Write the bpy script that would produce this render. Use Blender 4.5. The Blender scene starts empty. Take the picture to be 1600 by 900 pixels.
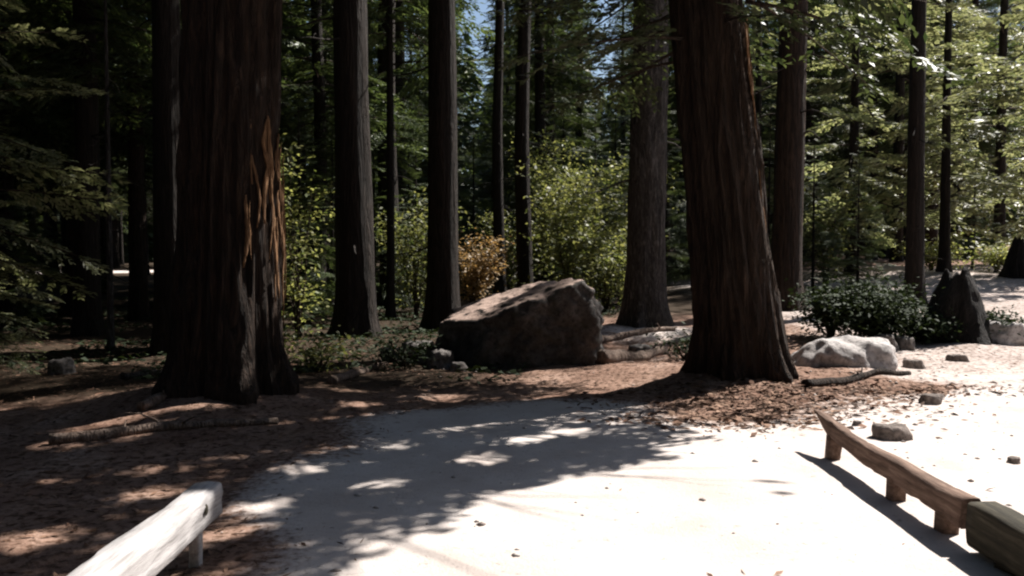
import bpy, math, random
import numpy as np
from mathutils import Vector, Matrix

random.seed(7)
RNG = np.random.default_rng(7)
sc = bpy.context.scene
col = sc.collection

# ------------------------------------------------------------------ camera, sky, sun, exposure
F_PX = 1386.0                      # focal length in photograph pixels (1600 wide)
EYE = 1.6
HORIZON = 385.0
cam_d = bpy.data.cameras.new('camera')
cam_d.sensor_width = 36.0
cam_d.lens = 36.0 * F_PX / 1600.0
cam_d.clip_end = 2000.0
cam_d.dof.use_dof = True
cam_d.dof.focus_distance = 9.0
cam_d.dof.aperture_fstop = 5.6
cam = bpy.data.objects.new('camera', cam_d)
col.objects.link(cam)
cam.location = (0, 0, EYE)
cam.rotation_euler = (math.radians(90) - math.atan((450 - HORIZON) / F_PX), 0, 0)
sc.camera = cam

SUN_EL = math.radians(50)
SUN_AZ = math.atan2(0.8, 0.6)      # from +Y towards +X
SUN = Vector((math.sin(SUN_AZ) * math.cos(SUN_EL), math.cos(SUN_AZ) * math.cos(SUN_EL), math.sin(SUN_EL)))
world = bpy.data.worlds.new('World')
sc.world = world
world.use_nodes = True
wn = world.node_tree
bg = wn.nodes['Background']
sky = wn.nodes.new('ShaderNodeTexSky')
sky.sky_type = 'NISHITA'
sky.sun_disc = False
sky.sun_elevation = SUN_EL
sky.sun_rotation = SUN_AZ
wn.links.new(sky.outputs[0], bg.inputs[0])
bg.inputs[1].default_value = 0.05
sun_d = bpy.data.lights.new('sun', 'SUN')
sun_d.energy = 5.0
sun_d.angle = math.radians(0.53)
sun_d.color = (1.0, 0.95, 0.88)
sun = bpy.data.objects.new('sun', sun_d)
col.objects.link(sun)
sun.location = SUN * 60
sun.rotation_euler = (-SUN).to_track_quat('-Z', 'Y').to_euler()
sc.view_settings.view_transform = 'Standard'
sc.view_settings.look = 'None'
sc.view_settings.gamma = 1.0
sc.view_settings.exposure = 1.25
sc.cycles.filter_width = 2.2
sc.cycles.max_bounces = 6
sc.cycles.diffuse_bounces = 2
sc.cycles.transmission_bounces = 3
sc.cycles.glossy_bounces = 2

# ------------------------------------------------------------------ numeric helpers
def _hash(i, j, k, seed):
    n = (i * 374761393 + j * 668265263 + k * 2147483647 + seed * 974711) & 0x7fffffff
    n = ((n ^ (n >> 13)) * 1274126177) & 0x7fffffff
    n = n ^ (n >> 16)
    return (n & 0xffff) / 65535.0 * 2 - 1

def vnoise(p, seed=0):
    p = np.asarray(p, float)
    f = np.floor(p).astype(np.int64)
    t = p - f
    t = t * t * (3 - 2 * t)
    out = 0
    for dx in (0, 1):
        wx = t[..., 0] if dx else 1 - t[..., 0]
        for dy in (0, 1):
            wy = t[..., 1] if dy else 1 - t[..., 1]
            for dz in (0, 1):
                wz = t[..., 2] if dz else 1 - t[..., 2]
                out = out + wx * wy * wz * _hash(f[..., 0] + dx, f[..., 1] + dy, f[..., 2] + dz, seed)
    return out

def fbm(p, octv=4, seed=0):
    p = np.asarray(p, float)
    a, s, out = 1.0, 1.0, 0
    for o in range(octv):
        out = out + a * vnoise(p * s + o * 17.3, seed + o)
        a *= 0.5
        s *= 2.03
    return out

def sstep(a, b, x):
    t = np.clip((x - a) / (b - a), 0, 1)
    return t * t * (3 - 2 * t)

def make_mesh(name, verts, faces, mats, midx=None, smooth=True):
    """faces: (n,4) or (n,3) array, or a list of such arrays; midx a list parallel to it"""
    if not isinstance(faces, list):
        faces = [faces]
        midx = [0 if midx is None else midx]
    if midx is None:
        midx = [0] * len(faces)
    keep = [(f, m) for f, m in zip(faces, midx) if len(f)]
    me = bpy.data.meshes.new(name)
    verts = np.ascontiguousarray(verts, np.float32)
    me.vertices.add(len(verts))
    me.vertices.foreach_set('co', verts.ravel())
    loops = np.concatenate([f.astype(np.int32).ravel() for f, m in keep])
    tot = np.concatenate([np.full(len(f), f.shape[1], np.int32) for f, m in keep])
    mi = np.concatenate([np.full(len(f), m, np.int32) for f, m in keep])
    me.loops.add(len(loops))
    me.loops.foreach_set('vertex_index', loops)
    me.polygons.add(len(tot))
    me.polygons.foreach_set('loop_start', np.concatenate([[0], np.cumsum(tot)[:-1]]).astype(np.int32))
    me.polygons.foreach_set('loop_total', tot)
    me.polygons.foreach_set('material_index', mi)
    if smooth is True:
        me.polygons.foreach_set('use_smooth', np.ones(len(tot), bool))
    elif isinstance(smooth, (list, tuple)):
        me.polygons.foreach_set('use_smooth', np.concatenate([np.full(len(f), s, bool) for (f, m), s in zip(keep, smooth)]))
    for m in (mats if isinstance(mats, (list, tuple)) else [mats]):
        me.materials.append(m)
    me.update(calc_edges=True)
    me.validate()
    return me

def link(name, me, parent=None, loc=(0, 0, 0)):
    o = bpy.data.objects.new(name, me)
    col.objects.link(o)
    o.location = loc
    if parent:
        o.parent = parent
    return o

def empty(name, loc=(0, 0, 0), rz=0.0, s=1.0):
    o = bpy.data.objects.new(name, None)
    col.objects.link(o)
    o.location = loc
    o.rotation_euler = (0, 0, rz)
    o.scale = (s, s, s) if not isinstance(s, tuple) else s
    o.empty_display_size = 0.2
    return o

def tag(o, label=None, cat=None, group=None, kind=None):
    if label: o['label'] = label
    if cat: o['category'] = cat
    if group: o['group'] = group
    if kind: o['kind'] = kind
    return o

def grid_faces(nr, nc, wrap=False):
    r = np.arange(nr - 1)[:, None]
    c = np.arange(nc if wrap else nc - 1)[None, :]
    c2 = (c + 1) % nc
    a = r * nc + c; b = r * nc + c2
    d = (r + 1) * nc + c; e = (r + 1) * nc + c2
    return np.stack([a, b, e, d], -1).reshape(-1, 4)

def tube(path, rad, n=6):
    """closed tapered tube along a path; returns verts, quads, cap tris"""
    path = np.asarray(path, float); rad = np.broadcast_to(np.asarray(rad, float), (len(path),))
    t = np.gradient(path, axis=0)
    t /= np.linalg.norm(t, axis=1, keepdims=True) + 1e-9
    ref = np.array([0, 0, 1.0]) if abs(t[0, 2]) < 0.9 else np.array([1.0, 0, 0])
    u = np.cross(ref, t); u /= np.linalg.norm(u, axis=1, keepdims=True) + 1e-9
    v = np.cross(t, u)
    a = np.linspace(0, 2 * np.pi, n, endpoint=False)
    P = path[:, None] + rad[:, None, None] * (np.cos(a)[None, :, None] * u[:, None] + np.sin(a)[None, :, None] * v[:, None])
    V = np.vstack([P.reshape(-1, 3), path[:1], path[-1:]])
    m = len(path)
    q = grid_faces(m, n, True)
    i = np.arange(n); j = (i + 1) % n
    c0 = np.stack([np.full(n, m * n), j, i], -1)
    c1 = np.stack([np.full(n, m * n + 1), (m - 1) * n + i, (m - 1) * n + j], -1)
    return V, q, np.vstack([c0, c1])

class MB:
    """collects vertices and faces for one mesh"""
    def __init__(self):
        self.v = []; self.q = []; self.t = []; self.qm = []; self.tm = []; self.n = 0
    def add(self, V, q=None, t=None, m=0):
        if q is not None and len(q): self.q.append(np.asarray(q) + self.n); self.qm.append(m)
        if t is not None and len(t): self.t.append(np.asarray(t) + self.n); self.tm.append(m)
        self.v.append(V); self.n += len(V)
    def mesh(self, name, mats, smooth=True):
        return make_mesh(name, np.vstack(self.v), self.q + self.t, mats, self.qm + self.tm, smooth)

# ------------------------------------------------------------------ terrain and pixel placement
def terr(x, y):
    x = np.asarray(x, float); y = np.asarray(y, float)
    h = 1.0 * sstep(9, 26, y) * sstep(1.5, 12, x)                       # bank climbing on the right
    h = h + 0.22 * sstep(12, 17, y) * sstep(-2, 2, x) * (1 - sstep(5, 8, x))
    h = h + 9 * sstep(75, 190, np.hypot(x, y - 10))                      # wooded hills around
    h = h + 0.16 * np.exp(-(((x - 2.75) / 1.15) ** 2 + ((y - 10.3) / 1.0) ** 2))
    h = h + 0.18 * np.exp(-(((x + 2.85) / 1.2) ** 2 + ((y - 8.95) / 1.1) ** 2))
    h = h + 0.16 * np.exp(-(((x - 3.9) / 0.8) ** 2 + ((y - 11.2) / 0.7) ** 2))
    off = sstep(0.5, 3.0, np.abs(x - 0.6) - 1.6) + sstep(8, 11, y)
    off = np.clip(off, 0, 1)
    p = np.stack([x * 0.55, y * 0.55, np.zeros_like(x)], -1)
    h = h + 0.07 * off * fbm(p, 3, 5)
    p = np.stack([x * 3, y * 3, np.zeros_like(x)], -1)
    h = h + (0.006 + 0.014 * off) * fbm(p, 3, 9) * (1 - sstep(18, 30, np.hypot(x, y)))
    return h

def tz(x, y):
    return float(terr(np.array([x]), np.array([y]))[0])

def px(u, Y):
    """x of the photograph column u at distance Y"""
    return (u - 800.0) / F_PX * Y

def pz(v, Y):
    return EYE - (v - HORIZON) / F_PX * Y

# ------------------------------------------------------------------ materials
def new_mat(name):
    m = bpy.data.materials.new(name)
    m.use_nodes = True
    nt = m.node_tree
    b = nt.nodes['Principled BSDF']
    b.inputs['Roughness'].default_value = 0.9
    b.inputs['Specular IOR Level'].default_value = 0.25
    return m, nt, b

def node(nt, typ, **kw):
    n = nt.nodes.new(typ)
    for k, v in kw.items():
        if hasattr(n, k): setattr(n, k, v)
        else: n.inputs[k].default_value = v
    return n

def coords(nt, scale=(1, 1, 1), kind='Object'):
    tc = node(nt, 'ShaderNodeTexCoord')
    mp = node(nt, 'ShaderNodeMapping')
    mp.inputs['Scale'].default_value = scale
    nt.links.new(tc.outputs[kind], mp.inputs[0])
    return mp.outputs[0]

def noise(nt, vec, scale, detail=5, rough=0.6, dist=0.0):
    n = node(nt, 'ShaderNodeTexNoise')
    n.inputs['Scale'].default_value = scale
    n.inputs['Detail'].default_value = detail
    n.inputs['Roughness'].default_value = rough
    n.inputs['Distortion'].default_value = dist
    if vec is not None: nt.links.new(vec, n.inputs['Vector'])
    return n.outputs['Fac']

def ramp(nt, fac, stops):
    r = node(nt, 'ShaderNodeValToRGB')
    while len(r.color_ramp.elements) > 1:
        r.color_ramp.elements.remove(r.color_ramp.elements[-1])
    for i, (p, c) in enumerate(stops):
        e = r.color_ramp.elements[0] if i == 0 else r.color_ramp.elements.new(p)
        e.position = p
        e.color = (*c, 1) if len(c) == 3 else c
    nt.links.new(fac, r.inputs[0])
    return r.outputs['Color']

def mixc(nt, fac, a, b, mode='MIX'):
    m = node(nt, 'ShaderNodeMix', data_type='RGBA', blend_type=mode)
    for sock, val in ((m.inputs[0], fac), (m.inputs[6], a), (m.inputs[7], b)):
        if isinstance(val, bpy.types.NodeSocket): nt.links.new(val, sock)
        elif isinstance(val, (int, float)): sock.default_value = val
        else: sock.default_value = (*val, 1)
    return m.outputs[2]

def bump(nt, b, h, strength=0.5, dist=0.02):
    n = node(nt, 'ShaderNodeBump')
    n.inputs['Strength'].default_value = strength
    n.inputs['Distance'].default_value = dist
    nt.links.new(h, n.inputs['Height'])
    nt.links.new(n.outputs[0], b.inputs['Normal'])

def bark_mat(name, dark, mid, light, zs=0.16):
    m, nt, b = new_mat(name)
    v = coords(nt, (1, 1, zs))
    n1 = noise(nt, v, 22, 6, 0.65, 0.4)
    c = ramp(nt, n1, [(0.30, dark), (0.52, mid), (0.74, light)])
    n2 = noise(nt, coords(nt, (1, 1, 0.5)), 1.7, 3)
    c = mixc(nt, n2, c, mid, 'MIX')
    nt.links.new(c, b.inputs['Base Color'])
    n3 = noise(nt, coords(nt, (1, 1, zs * 0.5)), 9, 4, 0.6, 0.6)
    rg = node(nt, 'ShaderNodeMath', operation='PINGPONG')
    nt.links.new(n3, rg.inputs[0]); rg.inputs[1].default_value = 0.12
    sm = node(nt, 'ShaderNodeMath', operation='MULTIPLY_ADD')
    nt.links.new(rg.outputs[0], sm.inputs[0]); sm.inputs[1].default_value = 5.0
    nt.links.new(n1, sm.inputs[2])
    c2 = mixc(nt, ramp(nt, rg.outputs[0], [(0.0, (0.85, 0.85, 0.85)), (0.035, (0, 0, 0))]), c, dark)
    nt.links.new(c2, b.inputs['Base Color'])
    bump(nt, b, sm.outputs[0], 1.0, 0.05)
    return m

BARK_RED = bark_mat('cedar_bark', (0.006, 0.004, 0.003), (0.030, 0.0185, 0.0130), (0.105, 0.062, 0.040))
BARK_DARK = bark_mat('fir_bark', (0.006, 0.005, 0.004), (0.020, 0.014, 0.011), (0.055, 0.040, 0.031))
BARK_GREY = bark_mat('grey_bark', (0.014, 0.012, 0.011), (0.06, 0.052, 0.048), (0.26, 0.235, 0.22), 0.3)
SUNLIT_STRIP = bark_mat('peeling_bark_sunlit', (0.08, 0.04, 0.02), (0.26, 0.14, 0.07), (0.44, 0.28, 0.16))  # peeling bark coloured bright orange to paint in the sunlit edge
STUMP_SHADE = bark_mat('shade_dark_wood', (0.006, 0.006, 0.006), (0.018, 0.015, 0.014), (0.045, 0.036, 0.032))  # stump wood blackened to paint in its shaded side

def leaf_mat(name, ca, cb, trans=0.35, tint=(1.25, 1.35, 0.6), spec=0.35, rgh=0.5):
    m = bpy.data.materials.new(name)
    m.use_nodes = True
    nt = m.node_tree
    nt.nodes.clear()
    out = node(nt, 'ShaderNodeOutputMaterial')
    geo = node(nt, 'ShaderNodeNewGeometry')
    c = ramp(nt, geo.outputs['Random Per Island'], [(0.0, ca), (1.0, cb)])
    oi = node(nt, 'ShaderNodeObjectInfo')
    hs = node(nt, 'ShaderNodeHueSaturation')
    mr = node(nt, 'ShaderNodeMapRange')
    mr.inputs['To Min'].default_value = 0.7; mr.inputs['To Max'].default_value = 1.25
    nt.links.new(oi.outputs['Random'], mr.inputs[0])
    nt.links.new(mr.outputs[0], hs.inputs['Value'])
    nt.links.new(c, hs.inputs['Color'])
    c = hs.outputs[0]
    pb = node(nt, 'ShaderNodeBsdfPrincipled')
    pb.inputs['Roughness'].default_value = rgh
    pb.inputs['Specular IOR Level'].default_value = spec
    nt.links.new(c, pb.inputs['Base Color'])
    tr = node(nt, 'ShaderNodeBsdfTranslucent')
    nt.links.new(mixc(nt, 1.0, c, tint, 'MULTIPLY'), tr.inputs[0])
    mx = node(nt, 'ShaderNodeMixShader')
    mx.inputs[0].default_value = trans
    nt.links.new(pb.outputs[0], mx.inputs[1])
    nt.links.new(tr.outputs[0], mx.inputs[2])
    nt.links.new(mx.outputs[0], out.inputs[0])
    return m

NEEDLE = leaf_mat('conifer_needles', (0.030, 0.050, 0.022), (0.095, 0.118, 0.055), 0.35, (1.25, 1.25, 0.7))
NEEDLE_SUNLIT = leaf_mat('sun_painted_needles', (0.10, 0.12, 0.055), (0.30, 0.30, 0.18), 0.5, (1.3, 1.3, 0.95), 0.5, 0.45)  # needles coloured pale, sunlight painted into the foliage
SHADE_LEAF = leaf_mat('shade_darkened_leaves', (0.012, 0.020, 0.009), (0.035, 0.050, 0.022), 0.12, spec=0.12, rgh=0.7)  # leaves coloured dark to stand in for shade on the bushes
BROAD = leaf_mat('broad_leaves', (0.08, 0.105, 0.035), (0.28, 0.275, 0.13), 0.5, (1.25, 1.25, 0.75))
DRYLEAF = leaf_mat('dry_leaves', (0.22, 0.15, 0.075), (0.42, 0.31, 0.18), 0.35, (1.2, 1.0, 0.6))
TWIG = bark_mat('twig_bark', (0.02, 0.015, 0.012), (0.06, 0.042, 0.03), (0.12, 0.09, 0.07))

def ground_material(name):
    m, nt, b = new_mat(name)
    v = coords(nt)
    n1 = noise(nt, v, 1.3, 5, 0.62)
    n2 = noise(nt, v, 17, 5, 0.7)
    n3 = noise(nt, v, 60, 4, 0.7)
    duff = ramp(nt, n1, [(0.30, (0.15, 0.085, 0.062)), (0.55, (0.25, 0.16, 0.122)), (0.75, (0.37, 0.265, 0.215))])
    duff = mixc(nt, ramp(nt, n2, [(0.38, (1, 1, 1)), (0.52, (0, 0, 0))]), duff, (0.075, 0.042, 0.028))
    duff = mixc(nt, ramp(nt, n3, [(0.56, (0, 0, 0)), (0.72, (0.8, 0.8, 0.8))]), duff, (0.34, 0.25, 0.19))
    dirt = ramp(nt, n1, [(0.30, (0.43, 0.37, 0.34)), (0.70, (0.55, 0.50, 0.475))])
    dirt = mixc(nt, ramp(nt, n2, [(0.30, (0.55, 0.55, 0.55)), (0.42, (0, 0, 0))]), dirt, (0.20, 0.155, 0.135))
    dirt = mixc(nt, ramp(nt, n3, [(0.60, (0, 0, 0)), (0.75, (0.6, 0.6, 0.6))]), dirt, (0.52, 0.48, 0.45))
    shd = node(nt, 'ShaderNodeAttribute', attribute_name='shade_paint')
    duff = mixc(nt, shd.outputs['Fac'], duff, mixc(nt, n2, (0.022, 0.016, 0.010), (0.055, 0.038, 0.026)))  # deep shade painted into the litter colour
    at = node(nt, 'ShaderNodeAttribute', attribute_name='trodden_or_sunlit')
    # ragged transition: the mask is broken up by the noise
    mm = node(nt, 'ShaderNodeMath', operation='MULTIPLY_ADD')
    nt.links.new(n2, mm.inputs[0]); mm.inputs[1].default_value = 1.1; mm.inputs[2].default_value = -0.55
    ad = node(nt, 'ShaderNodeMath', operation='ADD')
    nt.links.new(at.outputs['Fac'], ad.inputs[0]); nt.links.new(mm.outputs[0], ad.inputs[1])
    f = ramp(nt, ad.outputs[0], [(0.30, (0, 0, 0)), (0.72, (1, 1, 1))])
    c = mixc(nt, f, duff, dirt)
    nt.links.new(c, b.inputs['Base Color'])
    b.inputs['Roughness'].default_value = 1.0
    b.inputs['Specular IOR Level'].default_value = 0.1
    hh = node(nt, 'ShaderNodeMath', operation='ADD')
    nt.links.new(n2, hh.inputs[0]); nt.links.new(n3, hh.inputs[1])
    bump(nt, b, hh.outputs[0], 0.5, 0.018)
    return m

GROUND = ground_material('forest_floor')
PATHM = ground_material('trodden_dirt')

def rock_mat(name, a, b_, c_, moss=None, top=None):
    m, nt, b = new_mat(name)
    v = coords(nt)
    n1 = noise(nt, v, 2.2, 6, 0.65)
    n2 = noise(nt, v, 14, 6, 0.7)
    c = ramp(nt, n1, [(0.3, a), (0.5, b_), (0.72, c_)])
    c = mixc(nt, ramp(nt, n2, [(0.35, (0.75, 0.75, 0.75)), (0.55, (0, 0, 0))]), c, tuple(x * 0.35 for x in a))
    if moss:
        n4 = noise(nt, v, 5, 5, 0.7)
        c = mixc(nt, ramp(nt, n4, [(0.52, (0, 0, 0)), (0.66, (0.8, 0.8, 0.8))]), c, moss)
    if top:      # needles and dust that settle on the upward faces
        ge = node(nt, 'ShaderNodeNewGeometry')
        sx = node(nt, 'ShaderNodeSeparateXYZ')
        nt.links.new(ge.outputs['Normal'], sx.inputs[0])
        ad = node(nt, 'ShaderNodeMath', operation='MULTIPLY_ADD')
        nt.links.new(n2, ad.inputs[0]); ad.inputs[1].default_value = 0.9
        nt.links.new(sx.outputs['Z'], ad.inputs[2])
        c = mixc(nt, ramp(nt, node_scale(nt, ad.outputs[0], 0.6), [(0.68, (0, 0, 0)), (0.80, (1, 1, 1))]), c, top)
    nt.links.new(c, b.inputs['Base Color'])
    bump(nt, b, n2, 0.7, 0.03)
    return m

def node_scale(nt, sock, k):
    m = node(nt, 'ShaderNodeMath', operation='MULTIPLY')
    nt.links.new(sock, m.inputs[0]); m.inputs[1].default_value = k
    return m.outputs[0]

ROCK_BIG = rock_mat('granite_boulder', (0.028, 0.025, 0.023), (0.062, 0.056, 0.053), (0.14, 0.126, 0.12), (0.035, 0.032, 0.022), (0.33, 0.24, 0.20))
ROCK = rock_mat('granite_dark', (0.07, 0.062, 0.058), (0.15, 0.135, 0.128), (0.27, 0.245, 0.235), (0.07, 0.052, 0.036))
ROCK_PALE = rock_mat('granite_pale', (0.30, 0.27, 0.26), (0.43, 0.40, 0.39), (0.55, 0.52, 0.51))
ROCK_BROWN = rock_mat('stone_brown', (0.10, 0.08, 0.07), (0.17, 0.14, 0.125), (0.25, 0.21, 0.19))

def wood_mat(name, a, b_, c_):
    m, nt, b = new_mat(name)
    v = coords(nt, (9, 0.7, 9))
    n1 = noise(nt, v, 4, 6, 0.65, 0.3)
    c = ramp(nt, n1, [(0.30, a), (0.5, b_), (0.72, c_)])
    n2 = noise(nt, coords(nt), 3, 4)
    c = mixc(nt, ramp(nt, n2, [(0.5, (0, 0, 0)), (0.75, (0.5, 0.5, 0.5))]), c, a)
    nt.links.new(c, b.inputs['Base Color'])
    bump(nt, b, n1, 0.6, 0.012)
    return m

WOOD_GREY = wood_mat('weathered_wood', (0.22, 0.205, 0.20), (0.40, 0.38, 0.38), (0.52, 0.50, 0.50))
WOOD_BROWN = wood_mat('brown_rail_wood', (0.06, 0.036, 0.026), (0.14, 0.088, 0.066), (0.23, 0.16, 0.125))
WOOD_DARK = wood_mat('dark_rail_wood', (0.010, 0.009, 0.006), (0.034, 0.029, 0.019), (0.075, 0.064, 0.045))
LOG = bark_mat('fallen_wood', (0.10, 0.07, 0.055), (0.24, 0.175, 0.14), (0.38, 0.30, 0.25), 0.3)

# ------------------------------------------------------------------ ground and path
def axis(knots):
    out = []
    for (a, b, s) in knots:
        out.append(np.arange(a, b, s))
    out.append(np.array([knots[-1][1]]))
    return np.concatenate(out)

def trodden_or_sunlit(x, y):
    """1 on worn dirt and painted sunlit ground, 0 on needle litter"""
    w = 0.35 * fbm(np.stack([x * 0.7, y * 0.7, x * 0], -1), 3, 21)
    left = sstep(-2.1, -0.7, x + 1.4 * w)
    far = 1 - sstep(-0.5, 0.5, y + w - (8.9 + 0.42 * np.clip(x, -6, 3.0)))
    near = left * far
    right = sstep(2.2, 3.4, x + w) * (1 - sstep(9.0, 15.0, y + 2 * w)) * 0.85
    bank = 0.55 * sstep(3.6, 5.5, x + w) * (1 - sstep(24, 34, y))  # sunlit litter of the bank painted as paler dirt
    west = sstep(1.2, -0.4, np.abs(y - (9.6 + 0.05 * x) + w)) * (x < 0.5) * 0
    road = sstep(4.5, 2.5, np.abs(y - 60 - 0.15 * x)) * sstep(-12, -17, x)
    back = 0.75 * np.exp(-(((x - 2.3) / 1.2) ** 2 + ((y - 14.6) / 1.0) ** 2)) + 0.6 * np.exp(-(((x - 1.3) / 1.2) ** 2 + ((y - 12.2 - 0.6 * (x - 1.3)) / 0.35) ** 2))  # patch and streak of sunlight painted in as pale ground
    t = np.maximum(np.maximum(np.maximum(near, right), np.maximum(bank, road)), back)
    ring = np.exp(-(((x - 2.8) / 1.3) ** 2 + ((y - 10.1) / 1.35) ** 2)) * 1.2
    mound = np.exp(-(((x - 4.3) / 0.75) ** 2 + ((y - 9.9) / 0.35) ** 2)) * 0.9
    apron = np.exp(-(((x - 2.0) / 0.8) ** 2 + ((y - 8.5) / 0.75) ** 2)) * 0.85
    return np.clip(t - ring - mound - apron, 0, 1)

def shade_paint(x, y):
    """deep shade painted in as dark ground, away from trail and bank"""
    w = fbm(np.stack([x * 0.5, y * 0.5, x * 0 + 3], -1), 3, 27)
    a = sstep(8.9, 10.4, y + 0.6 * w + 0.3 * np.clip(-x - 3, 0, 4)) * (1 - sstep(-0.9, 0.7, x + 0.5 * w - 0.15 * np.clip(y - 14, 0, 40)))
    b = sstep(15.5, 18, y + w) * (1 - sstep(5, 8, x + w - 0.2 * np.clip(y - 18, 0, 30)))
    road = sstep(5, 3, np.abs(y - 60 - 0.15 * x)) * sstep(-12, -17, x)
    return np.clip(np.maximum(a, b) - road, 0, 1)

xs = axis([(-400, -60, 20), (-60, -24, 3), (-24, -12, 0.6), (-12, 13, 0.09), (13, 24, 0.5), (24, 60, 3), (60, 400, 20)])
ys = axis([(-120, -20, 10), (-20, 0, 1.0), (0, 3, 0.3), (3, 13, 0.075), (13, 19, 0.14), (19, 34, 0.35), (34, 80, 1.5), (80, 420, 10)])
GX, GY = np.meshgrid(xs, ys)
GZ = terr(GX.ravel(), GY.ravel()).reshape(GX.shape)
TR = trodden_or_sunlit(GX.ravel(), GY.ravel())
V = np.stack([GX, GY, GZ], -1).reshape(-1, 3)
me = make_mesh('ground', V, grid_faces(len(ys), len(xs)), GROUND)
at = me.attributes.new('trodden_or_sunlit', 'FLOAT', 'POINT')
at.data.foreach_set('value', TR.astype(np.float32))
SHD = shade_paint(GX.ravel(), GY.ravel())
at = me.attributes.new('shade_paint', 'FLOAT', 'POINT')
at.data.foreach_set('value', SHD.astype(np.float32))
tag(link('ground', me), kind='structure')

# the dirt path: its own sheet 5 mm above the forest floor, on the same grid
allf = grid_faces(len(ys), len(xs))
inreg = (TR > 0.12) & (V[:, 1] > 1.5) & (V[:, 1] < 16) & (V[:, 0] > -9) & (V[:, 0] < 12.5)
pf = allf[inreg[allf].all(axis=1)]
used = np.unique(pf)
remap = -np.ones(len(V), np.int64); remap[used] = np.arange(len(used))
PV = V[used].copy(); PV[:, 2] += 0.005
me = make_mesh('path', PV, remap[pf], PATHM)
at = me.attributes.new('trodden_or_sunlit', 'FLOAT', 'POINT')
at.data.foreach_set('value', TR[used].astype(np.float32))
at = me.attributes.new('shade_paint', 'FLOAT', 'POINT')
at.data.foreach_set('value', SHD[used].astype(np.float32))
tag(link('path', me), kind='structure')

# ------------------------------------------------------------------ trees: trunk and crown builders
def lz(z):
    return 8.0 * np.tanh(np.asarray(z, float) / 8.0)

def trunk_mesh(name, H, r0, flare, mat, seed, segs=20, zs=None, ridge=0.05, lean=(0, 0), lobes=5, stubs=8, stub_lo=1.5, stub_hi=None, wander=0.05):
    rng = np.random.default_rng(seed)
    if zs is None:
        zs = np.concatenate([np.linspace(-0.3, 0.6, 7), np.linspace(0.9, H * 0.5, 14), np.linspace(H * 0.55, H, 8)])
    a = np.linspace(0, 2 * np.pi, segs, endpoint=False)
    Z, A = np.meshgrid(zs, a, indexing='ij')
    R = r0 * np.clip(1 - Z / H, 0.02, 1.1) ** 0.75
    ph = rng.uniform(0, 6.28)
    lob = 0.5 + 0.5 * np.cos(A * lobes + ph + 0.7 * np.sin(2 * A + ph))
    R = R + flare * np.exp(-np.clip(Z, 0, None) / 0.33) * (0.35 + 0.9 * lob)
    k = 9.0 * max(r0, 0.12) ** 0.3
    p = np.stack([np.cos(A) * k * 0.55, np.sin(A) * k * 0.55, Z * 0.55], -1)
    n = np.abs(fbm(p * np.array([1.6, 1.6, 1.0]), 3, seed))
    R = R * (1 + ridge * (1.2 - 2.6 * np.clip(n, 0, 0.8)) + ridge * 0.9 * fbm(p * 0.35, 2, seed + 3))
    cx = lean[0] * lz(Z) + wander * r0 * 6 * vnoise(np.stack([Z * 0.18, Z * 0 + seed, Z * 0], -1), seed)
    cy = lean[1] * lz(Z) + wander * r0 * 6 * vnoise(np.stack([Z * 0.18, Z * 0 + seed + 9, Z * 0], -1), seed)
    P = np.stack([cx + R * np.cos(A), cy + R * np.sin(A), Z], -1).reshape(-1, 3)
    mb = MB()
    mb.add(P, grid_faces(len(zs), segs, True))
    # dead branch stubs
    for s in range(stubs):
        z = rng.uniform(stub_lo, stub_hi or H * 0.45)
        an = rng.uniform(0, 6.28)
        L = rng.uniform(0.3, 1.3) * (0.5 + r0 * 1.2)
        rr = r0 * max(0.05, 1 - z / H) ** 0.75 * 0.85
        tt = np.linspace(0, 1, 5)
        d = np.array([math.cos(an), math.sin(an)])
        pth = np.stack([lean[0] * lz(z) + d[0] * (rr + tt * L), lean[1] * lz(z) + d[1] * (rr + tt * L), z - 0.28 * L * tt ** 1.6 + 0.05 * np.sin(tt * 5 + s)], -1)
        Vt, q, t = tube(pth, 0.022 * (0.6 + r0) * (1 - 0.75 * tt), 5)
        mb.add(Vt, q, t)
    return mb.mesh(name, mat)

def kites(P, D, N, L, W):
    """leaf faces: kite quads at P pointing along D, face normal about N"""
    D = D / (np.linalg.norm(D, axis=1, keepdims=True) + 1e-9)
    S = np.cross(D, N); S /= np.linalg.norm(S, axis=1, keepdims=True) + 1e-9
    U = np.cross(S, D)
    L = L[:, None]; W = W[:, None]
    a = P
    b = P + D * L * 0.45 + S * W * 0.5 + U * W * 0.12
    c = P + D * L
    d = P + D * L * 0.45 - S * W * 0.5 + U * W * 0.12
    Vv = np.stack([a, b, c, d], 1).reshape(-1, 3)
    q = np.arange(len(P) * 4).reshape(-1, 4)
    return Vv, q

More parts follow.
